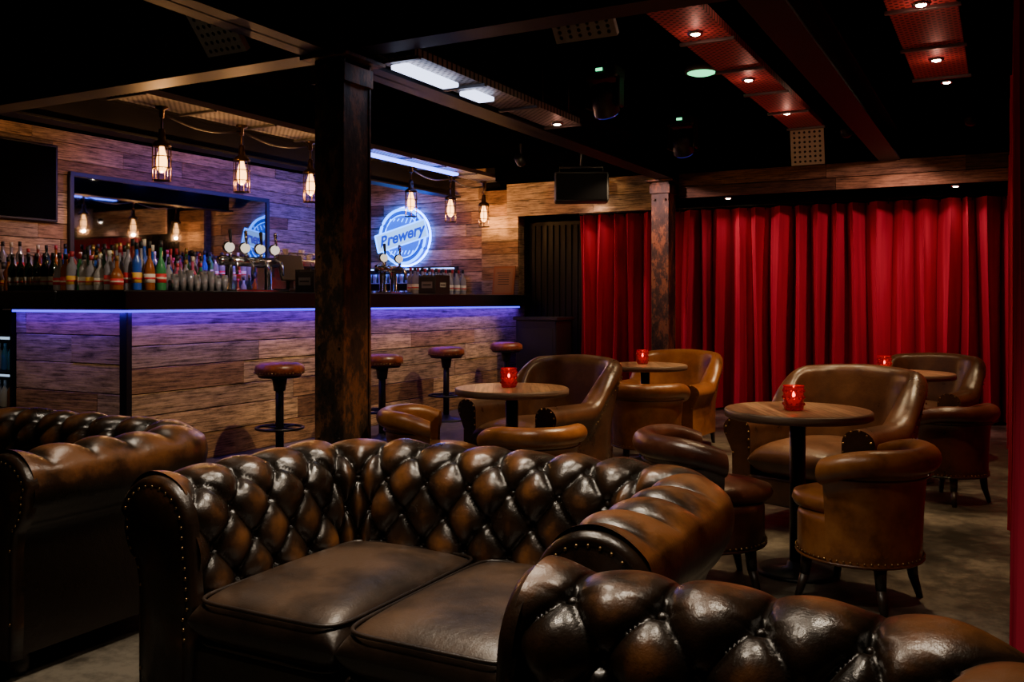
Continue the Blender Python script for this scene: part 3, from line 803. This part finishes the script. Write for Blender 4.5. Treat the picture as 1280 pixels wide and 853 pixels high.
def armchair(name,x,y,face,M1,sc=1.):
    b=MB(); P=UPath(.335,-.36,.33,.20); n=90; path=[P.at(P.L*i/(n-1)) for i in range(n)]
    def sm(t): t=max(0,min(1,t)); return t*t*(3-2*t)
    def prof(i):
        x_,y_,nx,ny=path[i]; k=sm((y_-.0)/.28); arch=.03*(1-min(1,abs(x_)/.33)**2)
        H=.60+.25*k+arch*k; th_=.062; out=[]
        lean=.10*k
        def P_(nn,z): return (nn-lean*max(0,(z-.42))/.45, z)
        for z in (.28,.36,.44): out.append(P_(th_,z))
        for q in (.25,.5,.75,1.): out.append(P_(th_,.44+(H-.07-.44)*q))
        rr=.072-.014*k
        for q in range(1,14):
            t=math.radians(215)*q/13; nn,z=P_(th_,H-rr); out.append((nn-rr*(1+.25*(1-k))*(1-math.cos(t)), z+rr*math.sin(t)))
        for q in (.2,.5,.8,1.): 
            z0=H-rr-.06; z=z0+(.13-z0)*q; out.append((P_(-th_+.004,z)[0],z))
        return out
    sweep(b,path,prof,0,.75)
    b.box((0,0,.21),(.66,.66,.16),0,.01,tint=.5)
    b.box((0,-.345,.215),(.56,.05,.15),0,.015,tint=.6,seg=3)
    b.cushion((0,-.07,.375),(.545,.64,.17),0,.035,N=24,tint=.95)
    for i in range(18,n-18,1):
        px,py,nx,ny=path[i]; nn,z=prof(i)[-5]; b.ball((px+nx*(nn-.006),py+ny*(nn-.006),z-.02),.005,1,6)
    for i in (0,n-1):
        px,py,nx,ny=path[i]; o=prof(i)
        for (nn,z) in o[::2]: b.ball((px+nx*nn*.85,py-.003,z*.99),.006,1,6)
    for sx in (-1,1):
        for sy in (-.32,.32): b.cyl((sx*.30,sy,.15),(sx*.31,sy*1.04,0),.026,.016,2,10)
    return b.build(name,[M1,M_brass,M_dwood],(x,y,0),facing(*face),sc)
armchair('leather_armchair',-.86,5.38,(-.35,-.94),M_brn)
armchair('leather_armchair',-2.70,5.50,(-.30,-.95),M_brn)
armchair('leather_armchair',-2.58,7.74,(-.1,-.98),M_tan,.93)
armchair('leather_armchair',-.58,8.0,(-.3,-.95),M_brn,.94)

# ------------------------------------------------------------------ tables + candles
M_votive=mat('red_votive_glass',(.55,.004,.008),.06,trans=.85,emit=(1,.01,.01),es=.015)
M_wax=emis('glowing_wax',(1,.08,.02),.7); M_flame=emis('candle_flame',(1,.5,.15),45)
def m_ttop():
    m=mat('table_boards',(.3,.16,.08),.36); t=NT(m); tint=t.attr()
    v=t.coords((22,1.5,1)); n=t.noise(v,2.2,6,.65)
    base=t.ramp(tint,[(0.,(.18,.09,.045)),(.5,(.29,.165,.085)),(1.,(.38,.23,.125))])
    t.color(t.mix(1.,base,t.ramp(n,[(.35,(.35,.33,.3)),(.6,(1.15,1.1,1.05))]),'MULTIPLY')); return m
M_ttop=m_ttop()
def table(x,y,cx,cy):
    b=MB(); R=.33
    b.lathe([(.001,.712),(R-.01,.712),(R,.717),(R,.745),(R-.005,.75),(R-.02,.75)],(0,0,0),0,56,tint=.4)
    nb=6; bw=2*(R-.008)/nb
    for i in range(nb):
        x0=-(R-.008)+i*bw+.0012; x1=x0+bw-.0024; vs=[]; K=12
        for k in range(K+1):
            xx=x0+(x1-x0)*k/K; vs.append((xx,math.sqrt(max(0,(R-.008)**2-xx*xx)),.7512))
        for k in range(K,-1,-1):
            xx=x0+(x1-x0)*k/K; vs.append((xx,-math.sqrt(max(0,(R-.008)**2-xx*xx)),.7512))
        b.add(vs,[list(range(len(vs)))],2,False,random.uniform(0,1))
    b.lathe([(.12,.70),(.12,.712),(.001,.712)],(0,0,0),1,20)
    b.cyl((0,0,.015),(0,0,.71),.036,m=1,seg=20)
    b.lathe([(.19,0),(.19,.010),(.17,.016),(.05,.022),(.045,.05),(.001,.05)],(0,0,0),1,40)
    b.build('round_table',[M_top,M_bmetal,M_ttop],(x,y,0),.5)
    c=MB()
    c.lathe([(.001,0),(.038,0),(.044,.006),(.046,.02),(.046,.105),(.049,.112),(.044,.112),(.042,.102),(.041,.012),(.001,.010)],(0,0,0),0,28)
    for zz in (.02,.05,.08):
        for k in range(12):
            t=2*pi*k/12+(.26 if zz==.05 else 0); c.ball((.046*math.cos(t),.046*math.sin(t),zz+.008),.007,0,6)
    c.lathe([(.001,.012),(.036,.012),(.036,.045),(.001,.045)],(0,0,0),1,16)
    c.lathe([(.001,.05),(.006,.058),(.007,.066),(.001,.085)],(0,0,0),2,10)
    c.build('candle_holder',[M_votive,M_wax,M_flame],(x+cx,y+cy,.7515))
    light('POINT','candle_glow',(x+cx,y+cy,.877),.6,(1,.22,.07),.006)
table(-.84,4.38,-.01,-.04); table(-2.51,4.70,-.02,.0); table(-2.50,6.92,-.03,.02); table(-.61,6.99,-.13,-.02)

# ------------------------------------------------------------------ bar stools
M_stool=m_leather('stool_red_leather',(.05,.010,.006),(.20,.045,.020),(.34,.10,.045),.36,6)
def stool(x,y):
    b=MB()
    b.lathe([(.001,.675),(.17,.675),(.188,.69),(.192,.72),(.185,.748),(.15,.765),(.08,.772),(.001,.774)],(0,0,0),0,36,tint=.85)
    for i in range(44):
        t=2*pi*i/44; b.ball((.191*math.cos(t),.191*math.sin(t),.695),.006,1,6)
    b.lathe([(.001,.655),(.16,.655),(.17,.676),(.001,.676)],(0,0,0),2,30)
    b.cyl((0,0,.02),(0,0,.66),.032,m=2,seg=16); b.cyl((0,0,.55),(0,0,.66),.045,.06,m=2,seg=16)
    b.tube([(.18*math.cos(2*pi*i/36),.18*math.sin(2*pi*i/36),.26) for i in range(36)],.011,2,8,closed=True)
    for k in range(4):
        t=pi/2*k; b.cyl((0,0,.26),(.18*math.cos(t),.18*math.sin(t),.26),.008,m=2,seg=8)
    b.lathe([(.215,0),(.215,.012),(.19,.022),(.05,.035),(.035,.06),(.001,.06)],(0,0,0),2,36)
    b.build('bar_stool',[M_stool,M_brass,M_bmetal],(x,y,0))
for x,y in ((-5.0,5.5),(-4.95,6.78),(-5.18,8.23),(-5.15,9.5)): stool(x,y)

# ------------------------------------------------------------------ lamps belong to their housings
for o in [o for o in S.objects if o.type=='LIGHT']:
    best=None
    for p in S.objects:
        if p.type!='MESH' or not any(k in p.name for k in ('downlight','spotlight','candle_holder')): continue
        d=(p.location-o.location).length
        if p.location.length>0 and d<.2 and (best is None or d<best[0]): best=(d,p)
    if best:
        o.parent=best[1]; o.matrix_parent_inverse=Matrix.Translation(best[1].location).inverted()

# ------------------------------------------------------------------ world + camera
w=bpy.data.worlds.new('World'); S.world=w; w.use_nodes=True
w.node_tree.nodes['Background'].inputs[0].default_value=(.2,.25,.4,1); w.node_tree.nodes['Background'].inputs[1].default_value=.01
cd=bpy.data.cameras.new('Camera'); cam=bpy.data.objects.new('Camera',cd); S.collection.objects.link(cam)
cd.sensor_width=36; cd.lens=1150/1280*36; cd.shift_y=-49.5/1280; cd.clip_start=.02
cam.location=(0,0,1.25); cam.rotation_euler=(pi/2,0,math.radians(28.1)); S.camera=cam
